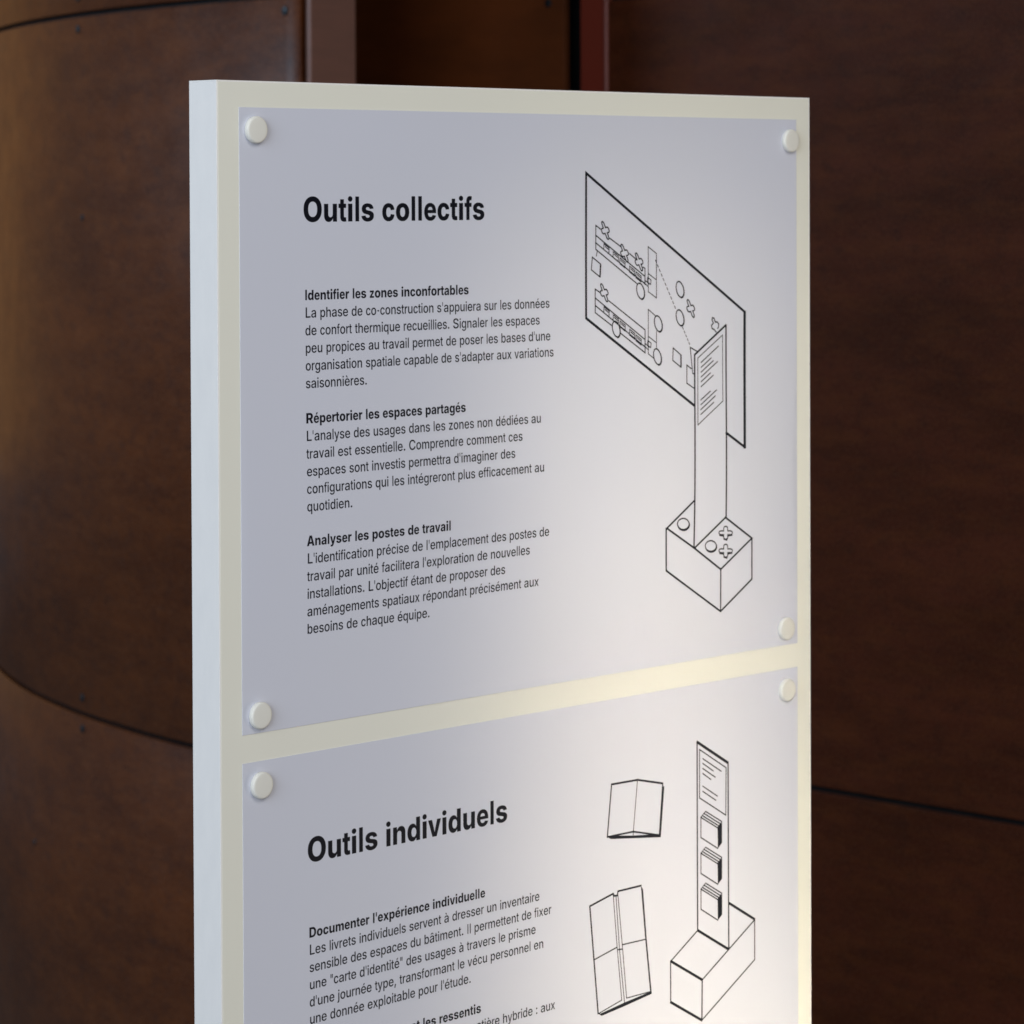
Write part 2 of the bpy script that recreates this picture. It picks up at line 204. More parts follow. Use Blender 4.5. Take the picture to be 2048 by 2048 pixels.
# ------------------------------------------------------------------ glyph outlines (units: 1/1000 em)
GLY = json.loads(r'''{"R":{" ":[278,[]],"\"":[355,[[77,442,68,718,152,718,143,442],[212,442,203,718,287,718,278,442]]],"'":[191,[[67,442,59,718,132,718,124,442]]],",":[278,[[45,-164,89,103,213,103,131,-164]]],"-":[333,[[250,335,250,241,82,241,82,335]]],".":[278,[[141,-8,111,-3,86,13,69,36,64,63,69,90,86,113,111,129,141,134,170,129,195,113,212,90,217,63,212,36,195,13,170,-3]]],":":[278,[[141,-8,111,-3,86,13,69,36,64,63,69,90,86,113,111,129,141,134,170,129,195,113,212,90,217,63,212,36,195,13,170,-3],[141,349,111,355,86,370,69,393,64,420,69,448,86,470,111,486,141,491,170,486,195,470,212,448,217,420,212,393,195,370,170,355]]],"C":[722,[[377,-10,315,-5,259,10,207,34,160,69,121,111,90,162,66,221,52,286,47,359,52,431,66,497,90,556,122,607,161,649,207,684,259,708,315,723,377,728,433,724,486,711,534,691,577,662,613,627,643,584,665,535,678,480,558,480,549,512,535,540,517,564,495,585,470,601,442,612,411,619,378,621,338,618,301,607,267,590,238,566,213,536,193,500,178,458,169,411,166,359,169,306,178,259,193,217,213,181,238,151,267,128,301,111,338,100,378,97,411,99,441,106,469,118,495,134,517,154,535,178,549,206,559,238,678,238,666,186,645,138,616,96,580,60,537,30,489,8,435,-6]]],"I":[278,[[94,0,94,718,184,718,184,0]]],"L":[556,[[72,0,72,718,192,718,192,102,520,102,520,0]]],"S":[667,[[337,-12,281,-9,230,0,184,15,145,36,111,62,84,93,64,129,52,170,46,215,170,215,177,177,194,146,220,122,253,105,292,94,336,91,381,94,420,104,452,121,476,143,491,169,497,200,492,226,480,248,460,266,432,281,397,294,356,305,271,326,209,344,158,368,118,397,95,422,78,450,68,483,65,518,69,559,81,596,100,629,127,658,159,682,197,702,240,717,287,725,337,728,389,725,435,717,478,702,515,682,546,657,572,628,591,594,603,558,607,517,487,517,479,549,464,576,441,598,411,614,376,623,335,627,294,623,259,613,230,598,208,577,195,553,190,525,195,498,209,476,230,458,258,443,290,432,325,422,399,405,443,393,485,378,522,360,555,338,583,311,603,280,616,244,621,202,617,161,606,124,587,90,561,61,528,36,489,15,444,0,393,-9]]],"a":[556,[[218,-10,170,-6,126,8,100,21,79,39,61,60,48,85,40,113,37,145,42,185,55,217,75,242,101,262,132,276,167,287,243,300,286,305,320,309,345,314,363,321,373,331,376,346,376,349,373,373,365,394,351,410,331,422,307,430,277,433,247,430,220,423,199,411,181,397,169,380,161,362,52,378,63,407,77,434,96,456,132,484,175,504,224,516,277,520,317,518,355,511,391,499,424,481,452,457,473,427,483,403,489,375,491,345,491,0,380,0,380,71,375,71,362,51,344,31,321,15,292,1,258,-7],[246,75,284,79,317,91,342,109,361,131,373,158,377,186,377,248,369,243,357,239,324,232,287,226,254,222,226,217,202,209,180,199,164,185,153,167,150,145,153,124,162,107,177,93,196,83,219,77]]],"b":[556,[[313,-10,276,-7,245,4,219,19,198,38,182,59,169,80,163,80,163,0,60,0,60,696,166,696,166,432,169,432,182,453,198,473,219,492,244,507,275,517,313,520,351,517,386,506,419,489,448,465,472,434,492,398,507,356,516,308,519,256,516,203,507,156,492,114,473,77,448,47,420,22,387,4,351,-6],[287,83,312,86,335,93,354,105,379,131,396,166,407,208,411,256,407,304,396,346,379,380,354,406,335,418,312,425,287,427,262,425,240,418,220,406,195,381,177,346,166,305,162,256,166,208,177,166,195,131,220,105,240,93,262,86]]],"c":[500,[[261,-11,218,-7,178,4,142,23,111,48,85,79,64,116,48,158,39,204,36,254,39,305,48,352,64,394,85,431,111,462,142,487,178,506,218,517,261,521,299,518,335,509,367,495,396,475,421,451,441,423,455,390,465,354,367,338,362,357,354,375,344,390,332,403,317,414,301,422,282,427,262,428,236,426,214,418,195,406,171,379,154,344,143,302,140,254,143,208,154,166,171,131,195,104,214,92,236,84,262,82,282,83,301,88,318,96,332,107,344,121,355,137,363,155,368,175,466,159,457,122,442,89,422,60,397,36,368,16,336,1,300,-8]]],"d":[556,[[243,-10,205,-6,169,4,137,22,108,47,83,77,64,114,49,156,40,203,37,256,40,308,49,356,64,398,84,434,108,465,137,489,170,506,205,517,243,520,281,517,312,507,337,492,358,473,374,453,387,432,390,432,390,696,496,696,496,0,393,0,393,80,387,80,374,59,358,38,337,19,311,4,280,-7],[269,83,294,86,316,93,336,105,361,131,379,166,390,208,394,256,390,305,379,346,361,381,336,406,317,418,294,425,269,427,244,425,221,418,202,406,177,380,160,346,149,304,145,256,149,208,160,166,178,131,202,105,222,93,244,86]]],"e":[556,[[288,-11,239,-7,195,4,155,22,121,47,92,78,69,115,53,157,43,203,39,254,43,304,53,351,69,393,92,430,120,461,154,487,192,506,235,517,281,521,329,517,373,505,413,484,449,456,478,419,500,374,510,340,516,302,519,260,519,225,93,225,93,304,462,304,410,280,407,323,395,360,377,390,352,413,320,427,282,431,244,427,211,412,185,390,166,360,154,326,150,287,150,235,155,189,167,150,188,119,216,97,250,83,290,78,318,81,342,87,364,97,382,111,396,129,406,151,511,135,495,95,469,59,434,30,392,8,343,-6]]],"f":[278,[[255,513,255,424,7,424,7,513],[81,0,81,575,83,604,88,631,97,654,116,682,141,702,170,714,203,718,224,717,242,715,257,711,267,709,254,620,247,622,239,623,218,625,202,623,189,618,180,609,171,589,169,561,169,0]]],"g":[556,[[271,-205,233,-203,199,-198,168,-188,128,-169,97,-143,73,-111,58,-75,152,-49,161,-66,174,-83,191,-97,212,-108,239,-116,270,-118,305,-115,334,-105,359,-89,377,-67,388,-38,391,-3,391,89,385,89,372,68,356,48,336,30,310,16,280,7,243,4,205,7,170,17,137,34,108,56,84,85,64,120,49,161,40,207,37,258,40,310,49,357,64,398,84,435,109,465,138,489,170,506,205,517,243,520,281,517,312,507,338,492,358,473,375,452,388,431,393,431,393,513,496,513,496,0,493,-44,483,-83,467,-116,445,-144,418,-166,386,-183,350,-195,312,-203],[269,94,294,97,316,103,336,114,361,138,379,171,390,212,394,259,390,307,379,348,361,381,336,407,317,418,294,425,269,428,244,425,222,418,202,406,177,381,160,347,149,306,145,259,149,212,160,172,178,139,202,114,222,103,244,97]]],"h":[556,[[170,299,170,0,61,0,61,696,169,696,169,386,152,386,169,427,191,461,217,487,247,506,282,517,320,520,354,518,384,510,412,498,436,481,456,458,473,432,485,400,492,364,495,324,495,0,386,0,386,308,383,342,374,371,359,394,338,411,313,421,283,424,252,421,225,410,202,393,184,368,173,337]]],"i":[222,[[59,0,59,513,163,513,163,0],[111,590,87,595,66,609,52,630,48,654,52,679,66,699,87,713,111,718,136,713,156,699,170,679,175,654,170,630,156,609,136,595]]],"j":[222,[[59,513,163,513,163,-40,161,-72,155,-100,145,-125,131,-146,114,-164,93,-178,68,-187,39,-193,8,-195,-21,-195,-21,-103,-1,-103,18,-101,34,-95,45,-86,55,-64,59,-35],[111,590,87,595,66,609,52,630,48,654,52,679,66,699,87,713,111,718,135,713,156,699,170,679,174,654,170,630,156,609,135,595]]],"l":[222,[[63,0,63,718,158,718,158,0]]],"m":[833,[[62,0,62,513,166,513,168,395,160,395,174,435,195,466,220,491,249,508,280,518,313,522,348,518,379,506,406,487,427,461,443,430,454,392,440,392,454,430,475,462,502,488,534,507,570,518,609,522,652,517,691,502,714,486,734,466,750,442,762,413,769,380,771,343,771,0,662,0,662,329,659,360,650,385,635,403,615,416,593,424,569,426,541,423,516,413,497,397,482,376,473,351,470,323,470,0,363,0,363,335,360,361,352,383,337,401,319,415,297,423,272,426,246,423,222,413,201,397,185,375,174,347,171,314,171,0]]],"n":[556,[[170,299,170,0,61,0,61,513,166,513,166,386,152,386,169,427,191,461,217,487,247,506,282,517,321,520,354,518,384,510,412,498,436,481,456,458,473,432,485,400,492,364,495,324,495,0,386,0,386,308,383,342,374,371,359,394,338,411,313,421,283,424,252,421,225,410,202,393,185,368,173,337]]],"o":[556,[[278,-11,232,-7,190,4,152,22,118,48,91,79,68,116,51,158,42,204,38,254,42,305,51,352,68,394,91,431,118,462,152,487,190,506,232,517,278,521,324,517,366,506,404,487,438,462,465,431,488,394,505,352,514,305,518,254,514,204,505,158,488,116,465,79,438,48,404,22,366,4,324,-7],[278,82,305,84,329,92,349,104,375,131,393,166,404,208,408,254,404,302,393,344,375,379,349,406,329,418,305,426,278,428,251,426,227,418,207,406,181,379,163,344,152,302,149,254,152,208,163,166,181,131,207,104,227,92,251,84]]],"p":[556,[[60,-195,60,513,163,513,163,432,169,432,182,453,198,473,219,492,244,507,275,517,313,520,351,517,386,506,419,489,448,465,472,434,492,398,507,356,516,308,519,256,516,203,507,156,492,114,473,77,448,47,420,22,387,4,351,-6,313,-10,276,-7,245,4,220,19,199,38,182,59,170,80,166,80,166,-195],[287,83,312,86,335,93,354,105,379,131,396,166,407,208,411,256,407,304,396,346,379,380,354,406,335,418,312,425,287,427,262,425,240,418,220,406,195,381,177,346,166,305,162,256,166,208,177,166,195,131,220,105,240,93,262,86]]],"q":[556,[[496,-195,390,-195,390,80,386,80,374,59,357,38,337,19,311,4,280,-7,243,-10,205,-6,169,4,137,22,108,47,83,77,64,114,49,156,40,203,37,256,40,308,49,356,64,398,84,434,108,465,137,489,170,506,205,517,243,520,281,517,312,507,337,492,358,473,375,453,387,432,393,432,393,513,496,513],[269,83,294,86,316,93,336,105,361,131,379,166,390,208,394,256,390,305,379,346,361,381,336,406,317,418,294,425,269,427,244,425,221,418,202,406,177,380,160,346,149,304,145,256,149,208,160,166,178,131,202,105,222,93,244,86]]],"r":[333,[[58,0,58,513,156,513,156,429,160,429,171,455,186,478,204,496,226,509,251,517,278,519,298,519,316,517,316,414,308,416,295,418,265,419,237,416,211,405,190,388,174,365,163,337,160,303,160,0]]],"s":[500,[[251,-11,196,-7,148,6,120,20,95,37,74,58,58,82,46,109,39,140,143,154,151,130,163,111,179,95,199,84,223,78,251,76,280,78,304,84,324,94,339,108,348,124,351,141,346,163,333,180,311,193,281,203,195,222,151,235,116,252,88,274,68,300,56,331,52,366,55,396,63,423,77,447,96,469,120,487,148,501,179,512,214,519,252,521,288,519,322,513,351,503,389,482,418,453,439,419,451,378,351,364,341,392,321,415,303,426,280,433,254,436,228,434,207,428,188,418,173,404,165,389,162,372,166,350,180,332,203,319,236,308,321,290,365,277,401,260,428,239,447,214,459,184,463,150,460,120,451,91,436,66,415,43,390,25,361,9,327,-2,291,-9]]],"t":[278,[[254,513,254,424,7,424,7,513],[74,640,168,640,168,141,170,117,178,100,192,90,213,87,232,88,251,91,262,3,232,-3,200,-5,162,-1,131,11,106,30,88,56,78,90,74,130]]],"u":[556,[[236,-8,203,-5,172,2,145,15,120,32,100,54,83,81,71,113,64,149,61,189,61,513,170,513,170,204,173,170,182,142,197,119,218,102,243,92,273,89,304,92,331,103,354,120,371,145,382,176,386,214,386,513,495,513,495,0,390,0,390,127,403,127,386,85,365,52,339,26,308,7,274,-4]]],"v":[500,[[194,0,15,513,125,513,215,231,242,139,265,45,238,45,261,139,286,231,376,513,485,513,306,0]]],"x":[500,[[19,0,213,302,212,224,29,513,147,513,200,424,239,353,274,286,230,286,265,353,283,388,303,424,358,513,473,513,288,222,289,299,481,0,364,0,301,103,262,173,227,238,271,238,237,173,219,139,199,103,135,0]]],"y":[500,[[56,-190,73,-100,98,-103,118,-105,136,-103,152,-97,165,-85,176,-66,184,-42,196,0,15,513,125,513,215,231,241,138,263,45,235,45,258,139,284,231,376,513,485,513,277,-74,261,-112,242,-142,219,-166,192,-184,161,-194,125,-198,86,-195,70,-193]]],"z":[500,[[51,0,51,75,311,415,311,419,57,419,57,513,442,513,442,433,191,97,191,94,449,94,449,0]]],"à":[556,[[218,-10,170,-6,126,8,100,21,79,39,61,60,48,85,40,113,37,145,42,185,55,217,75,242,101,262,132,276,167,287,243,300,286,305,320,309,345,314,363,321,373,331,376,346,376,349,373,373,365,394,351,410,331,422,307,430,277,433,247,430,220,423,199,411,181,397,169,380,161,362,52,378,63,407,77,434,96,456,132,484,175,504,224,516,277,520,317,518,355,511,391,499,424,481,452,457,473,427,483,403,489,375,491,345,491,0,380,0,380,71,375,71,362,51,344,31,321,15,292,1,258,-7],[246,75,284,79,317,91,342,109,361,131,373,158,377,186,377,248,369,243,357,239,324,232,287,226,254,222,226,217,202,209,180,199,164,185,153,167,150,145,153,124,162,107,177,93,196,83,219,77],[233,578,132,720,248,720,319,578]]],"â":[556,[[218,-10,170,-6,126,8,100,21,79,39,61,60,48,85,40,113,37,145,42,185,55,217,75,242,101,262,132,276,167,287,243,300,286,305,320,309,345,314,363,321,373,331,376,346,376,349,373,373,365,394,351,410,331,422,307,430,277,433,247,430,220,423,199,411,181,397,169,380,161,362,52,378,63,407,77,434,96,456,132,484,175,504,224,516,277,520,317,518,355,511,391,499,424,481,452,457,473,427,483,403,489,375,491,345,491,0,380,0,380,71,375,71,362,51,344,31,321,15,292,1,258,-7],[246,75,284,79,317,91,342,109,361,131,373,158,377,186,377,248,369,243,357,239,324,232,287,226,254,222,226,217,202,209,180,199,164,185,153,167,150,145,153,124,162,107,177,93,196,83,219,77],[205,585,101,585,101,588,224,720,322,720,446,588,446,585,342,585,273,666]]],"è":[556,[[288,-11,239,-7,195,4,155,22,121,47,92,78,69,115,53,157,43,203,39,254,43,304,53,351,69,393,92,430,120,461,154,487,192,506,235,517,281,521,329,517,373,505,413,484,449,456,478,419,500,374,510,340,516,302,519,260,519,225,93,225,93,304,462,304,410,280,407,323,395,360,377,390,352,413,320,427,282,431,244,427,211,412,185,390,166,360,154,326,150,287,150,235,155,189,167,150,188,119,216,97,250,83,290,78,318,81,342,87,364,97,382,111,396,129,406,151,511,135,495,95,469,59,434,30,392,8,343,-6],[240,578,142,720,255,720,324,578]]],"é":[556,[[288,-11,239,-7,195,4,155,22,121,47,92,78,69,115,53,157,43,203,39,254,43,304,53,351,69,393,92,430,120,461,154,487,192,506,235,517,281,521,329,517,373,505,413,484,449,456,478,419,500,374,510,340,516,302,519,260,519,225,93,225,93,304,462,304,410,280,407,323,395,360,377,390,352,413,320,427,282,431,244,427,211,412,185,390,166,360,154,326,150,287,150,235,155,189,167,150,188,119,216,97,250,83,290,78,318,81,342,87,364,97,382,111,396,129,406,151,511,135,495,95,469,59,434,30,392,8,343,-6],[235,578,303,720,417,720,319,578]]]},"B":{" ":[278,[]],"'":[238,[[74,418,62,718,176,718,164,418]]],"A":[722,[[15,0,249,718,468,718,707,0,522,0,426,314,404,395,382,479,360,567,337,659,377,659,355,567,334,479,313,395,291,314,197,0],[174,148,174,280,548,280,548,148]]],"D":[722,[[324,0,129,0,129,145,316,145,357,148,393,155,424,167,451,185,472,208,489,236,502,271,509,312,511,359,509,406,502,447,489,482,472,510,450,533,423,551,391,563,355,571,314,573,126,573,126,718,324,718,395,713,459,699,517,675,567,642,609,600,642,551,667,494,682,430,686,359,682,288,667,224,642,167,609,118,567,76,517,43,460,19,395,5],[228,718,228,0,54,0,54,718]]],"I":[278,[[64,0,64,718,214,718,214,0]]],"O":[778,[[389,-10,325,-5,265,9,209,33,160,66,117,108,83,159,62,202,48,250,39,302,36,359,39,415,48,468,62,516,83,559,117,610,160,652,209,685,265,709,325,724,389,728,453,724,513,709,569,685,618,652,660,610,695,559,716,516,730,468,739,415,742,359,739,302,730,250,716,202,695,158,660,108,618,66,569,33,513,9,453,-5],[389,140,423,142,454,151,482,165,506,185,526,209,542,239,553,274,560,314,562,359,560,403,553,443,542,478,526,509,506,533,482,553,454,567,423,576,389,578,355,576,324,567,297,553,273,533,253,509,237,478,225,443,218,403,216,359,218,314,225,274,237,239,253,209,273,185,297,165,324,151,355,142]]],"R":[722,[[58,0,58,718,385,718,442,715,494,705,541,689,581,667,615,639,642,606,662,568,674,525,678,478,674,431,662,389,641,352,613,320,579,293,537,272,490,256,436,247,378,244,172,244,172,379,354,379,393,382,425,391,451,404,470,424,481,448,485,478,481,508,470,533,451,553,425,567,393,576,354,579,248,579,248,0],[498,0,310,327,510,327,703,0]]],"a":[556,[[198,-9,151,-5,110,8,86,21,66,38,49,58,37,82,30,111,27,143,31,182,43,215,61,241,85,262,113,279,146,290,182,298,221,303,261,307,292,312,315,317,331,325,340,335,343,349,343,351,341,367,335,380,325,391,311,399,294,403,273,405,252,403,234,398,218,390,206,380,197,366,192,351,43,364,51,394,64,422,81,447,103,468,129,487,160,501,194,512,233,519,276,521,324,518,368,509,408,495,441,476,468,451,488,421,501,387,505,347,505,0,351,0,351,72,347,72,331,47,312,27,289,11,263,0,232,-7],[248,98,274,101,297,109,317,122,332,139,342,159,345,183,345,231,328,225,306,219,281,215,256,210,234,206,216,199,201,190,190,179,183,166,181,150,183,135,190,122,200,112,213,104,229,100]]],"b":[611,[[366,-9,330,-6,299,3,272,18,250,36,232,58,219,82,214,82,214,0,52,0,52,696,217,696,217,431,219,431,233,454,251,476,273,494,300,508,331,518,367,521,405,517,441,507,474,491,504,467,530,438,551,402,567,359,577,311,580,256,577,202,568,154,552,112,531,76,506,46,476,22,442,5,405,-5],[313,119,342,123,366,136,386,156,400,184,408,217,411,256,408,295,400,329,386,356,367,376,342,389,313,393,284,389,259,376,239,356,224,329,215,295,212,256,215,217,224,184,239,157,259,136,284,123]]],"c":[556,[[288,-10,237,-7,192,5,151,23,115,48,86,79,62,116,44,158,34,204,30,255,34,306,44,352,62,394,86,431,115,462,151,487,192,506,237,517,288,521,336,517,380,507,419,491,453,468,481,441,503,408,518,370,527,329,376,312,372,331,366,347,358,361,348,373,336,383,322,390,307,394,290,395,262,391,238,379,219,358,205,331,197,296,194,256,197,215,205,181,219,153,238,132,262,120,290,115,307,117,322,121,336,128,348,138,358,150,366,165,372,182,376,201,527,185,519,142,504,105,482,71,454,43,420,20,380,4,336,-7]]],"d":[611,[[245,-9,206,-5,169,5,136,22,105,46,80,76,59,112,43,154,34,202,31,256,34,311,44,359,60,402,81,438,107,467,137,491,171,507,206,517,244,521,280,518,312,508,338,494,360,476,378,454,392,431,394,431,394,696,559,696,559,0,397,0,397,82,392,82,379,58,361,36,339,18,312,3,281,-6],[298,119,327,123,352,136,372,157,387,184,396,217,399,256,396,295,387,329,372,356,352,376,327,389,298,393,269,389,245,376,225,356,211,329,203,295,200,256,203,217,211,184,225,156,245,136,269,123]]],"e":[556,[[286,-10,236,-7,191,4,150,22,115,47,85,78,61,115,44,157,34,203,30,255,34,305,44,352,61,394,85,431,114,462,149,487,189,506,232,517,281,521,333,516,380,503,422,481,458,452,488,414,510,369,523,317,528,258,528,217,85,217,85,312,452,312,378,290,375,323,367,350,354,373,335,389,311,399,283,403,254,399,231,389,212,373,198,351,189,324,186,293,186,224,190,189,199,160,214,137,235,120,260,110,290,107,311,109,330,113,346,121,360,132,371,145,379,161,522,145,512,115,497,88,478,63,442,32,397,9,363,-2,326,-8]]],"f":[333,[[312,513,312,391,8,391,8,513],[84,0,84,550,86,585,92,617,102,644,116,667,133,685,154,700,178,710,205,716,235,718,288,714,309,711,324,708,309,587,290,590,268,592,246,588,233,579,225,563,223,541,223,0]]],"g":[611,[[296,-205,251,-203,210,-197,173,-186,141,-173,114,-155,91,-135,73,-112,60,-87,51,-59,199,-40,206,-54,216,-66,230,-76,249,-84,270,-90,296,-91,326,-89,351,-81,371,-68,385,-50,394,-26,397,3,397,90,388,90,375,66,358,46,336,29,310,16,280,8,244,6,206,9,169,18,136,34,106,56,80,85,59,119,44,160,34,206,31,258,34,312,44,360,60,402,81,438,107,468,137,491,171,507,206,517,244,521,280,518,312,508,339,494,361,475,379,454,393,430,397,430,397,513,559,513,559,17,556,-30,545,-72,527,-107,502,-137,471,-162,434,-181,393,-194,347,-202],[298,127,327,131,352,143,372,163,386,189,396,221,399,259,396,298,386,331,372,358,352,378,327,390,298,394,269,390,244,377,225,358,211,331,202,298,199,259,202,221,211,189,225,163,244,143,269,131]]],"i":[278,[[54,0,54,513,224,513,224,0],[139,569,115,572,93,580,75,593,60,609,51,628,48,649,51,670,60,689,75,706,93,718,115,726,139,728,163,726,184,718,203,706,217,689,226,670,229,649,226,628,217,609,203,592,184,580,163,572]]],"l":[278,[[65,0,65,718,213,718,213,0]]],"m":[889,[[51,0,51,513,205,513,211,384,201,384,216,428,237,463,263,489,294,507,327,518,362,521,397,517,429,506,456,486,478,459,496,422,509,376,492,376,501,408,514,435,530,459,559,486,592,506,630,517,669,521,700,519,729,512,756,500,780,484,800,463,816,439,828,411,835,379,838,344,838,0,673,0,673,308,671,332,664,352,652,368,637,380,619,386,599,389,577,386,559,378,544,366,532,350,526,329,523,306,523,0,366,0,366,310,364,333,357,352,345,368,331,379,313,386,292,389,271,386,252,379,237,366,225,349,218,328,216,303,216,0]]],"n":[611,[[218,288,218,0,52,0,52,513,211,513,213,381,200,381,216,420,238,454,264,482,295,504,333,516,378,521,413,518,445,510,474,497,499,479,520,456,537,429,549,398,557,363,559,325,559,0,393,0,393,293,390,320,383,343,370,361,353,375,332,383,307,386,282,383,261,374,243,361,229,341,221,317]]],"o":[611,[[306,-10,252,-7,204,4,160,23,122,48,91,79,65,116,47,158,36,204,32,255,36,306,47,353,65,395,91,432,122,463,160,488,204,506,252,517,306,521,359,517,408,506,451,488,489,463,520,432,546,395,564,353,575,306,579,255,575,204,564,158,546,116,520,79,489,48,451,23,408,4,359,-7],[306,115,335,120,360,133,380,153,394,181,403,216,406,256,403,296,394,330,380,358,360,378,335,391,306,395,276,391,251,378,231,358,217,330,208,296,205,256,208,216,217,181,231,153,251,133,276,120]]],"p":[611,[[52,-195,52,513,214,513,214,432,219,432,233,455,251,476,273,494,299,508,331,518,367,521,405,517,441,507,474,491,504,467,530,438,551,402,567,359,577,311,580,256,577,202,568,154,552,112,531,76,506,46,476,22,442,5,405,-5,366,-9,330,-6,299,3,273,18,251,36,233,57,220,81,217,81,217,-195],[313,119,342,123,366,136,386,156,400,184,408,217,411,256,408,295,400,329,386,356,367,376,342,389,313,393,284,389,259,376,239,356,224,329,215,295,212,256,215,217,224,184,239,157,259,136,284,123]]],"r":[389,[[50,0,50,513,206,513,206,420,210,420,221,451,236,475,255,494,277,507,302,515,330,518,354,517,375,514,375,375,363,377,346,379,312,381,284,378,260,368,239,352,224,331,214,305,211,274,211,0]]],"s":[556,[[279,-11,235,-8,194,-2,156,9,123,24,94,43,69,65,50,91,36,120,28,152,187,168,199,140,219,120,236,110,258,104,283,103,314,106,338,114,352,128,357,146,353,161,341,174,321,183,293,191,199,208,151,220,112,237,81,260,59,287,46,319,41,357,44,389,54,418,70,444,92,467,119,486,151,501,188,512,230,518,276,521,320,518,360,512,396,502,427,488,454,470,477,449,494,425,506,397,513,367,363,352,354,375,336,393,311,405,280,409,251,406,229,397,214,383,209,366,212,351,222,338,240,328,267,321,371,303,419,291,459,275,489,254,511,229,524,199,528,164,525,130,514,99,496,72,472,48,443,27,408,11,369,-1,326,-8]]],"t":[333,[[309,513,309,391,8,391,8,513],[75,640,222,640,222,162,224,143,231,130,243,123,261,121,271,121,284,122,296,123,305,125,317,4,274,-3,229,-5,193,-3,162,4,135,16,114,32,97,53,85,79,78,109,75,143]]],"u":[611,[[233,-8,198,-5,166,3,137,16,112,34,91,57,74,84,62,115,54,150,52,188,52,513,218,513,218,220,221,193,228,170,241,152,258,138,279,130,304,127,329,130,350,138,368,152,382,171,390,196,393,225,393,513,559,513,559,0,400,0,398,132,411,132,395,92,373,59,347,30,316,9,278,-4]]],"v":[556,[[187,0,7,513,173,513,246,267,272,165,296,58,264,58,288,165,313,267,385,513,549,513,368,0]]],"x":[556,[[11,0,211,316,209,211,22,513,196,513,234,444,271,368,306,294,252,294,288,368,327,444,367,513,538,513,345,211,346,315,545,0,372,0,325,81,287,156,251,230,302,230,267,156,229,81,183,0]]],"y":[556,[[53,-187,76,-66,112,-70,134,-73,153,-71,169,-65,180,-55,188,-41,191,-22,194,0,7,513,172,513,246,267,270,165,293,58,257,58,281,166,308,267,386,513,549,513,340,-60,322,-100,300,-134,273,-161,241,-181,216,-190,187,-196,154,-198,100,-195,75,-192]]],"z":[500,[[47,0,47,98,269,384,269,386,52,386,52,513,446,513,446,407,237,129,237,126,453,126,453,0]]],"é":[556,[[286,-10,236,-7,191,4,150,22,115,47,85,78,61,115,44,157,34,203,30,255,34,305,44,352,61,394,85,431,114,462,149,487,189,506,232,517,281,521,333,516,380,503,422,481,458,452,488,414,510,369,523,317,528,258,528,217,85,217,85,312,452,312,378,290,375,323,367,350,354,373,335,389,311,399,283,403,254,399,231,389,212,373,198,351,189,324,186,293,186,224,190,189,199,160,214,137,235,120,260,110,290,107,311,109,330,113,346,121,360,132,371,145,379,161,522,145,512,115,497,88,478,63,442,32,397,9,363,-2,326,-8],[221,576,292,725,437,725,329,576]]]}}''')
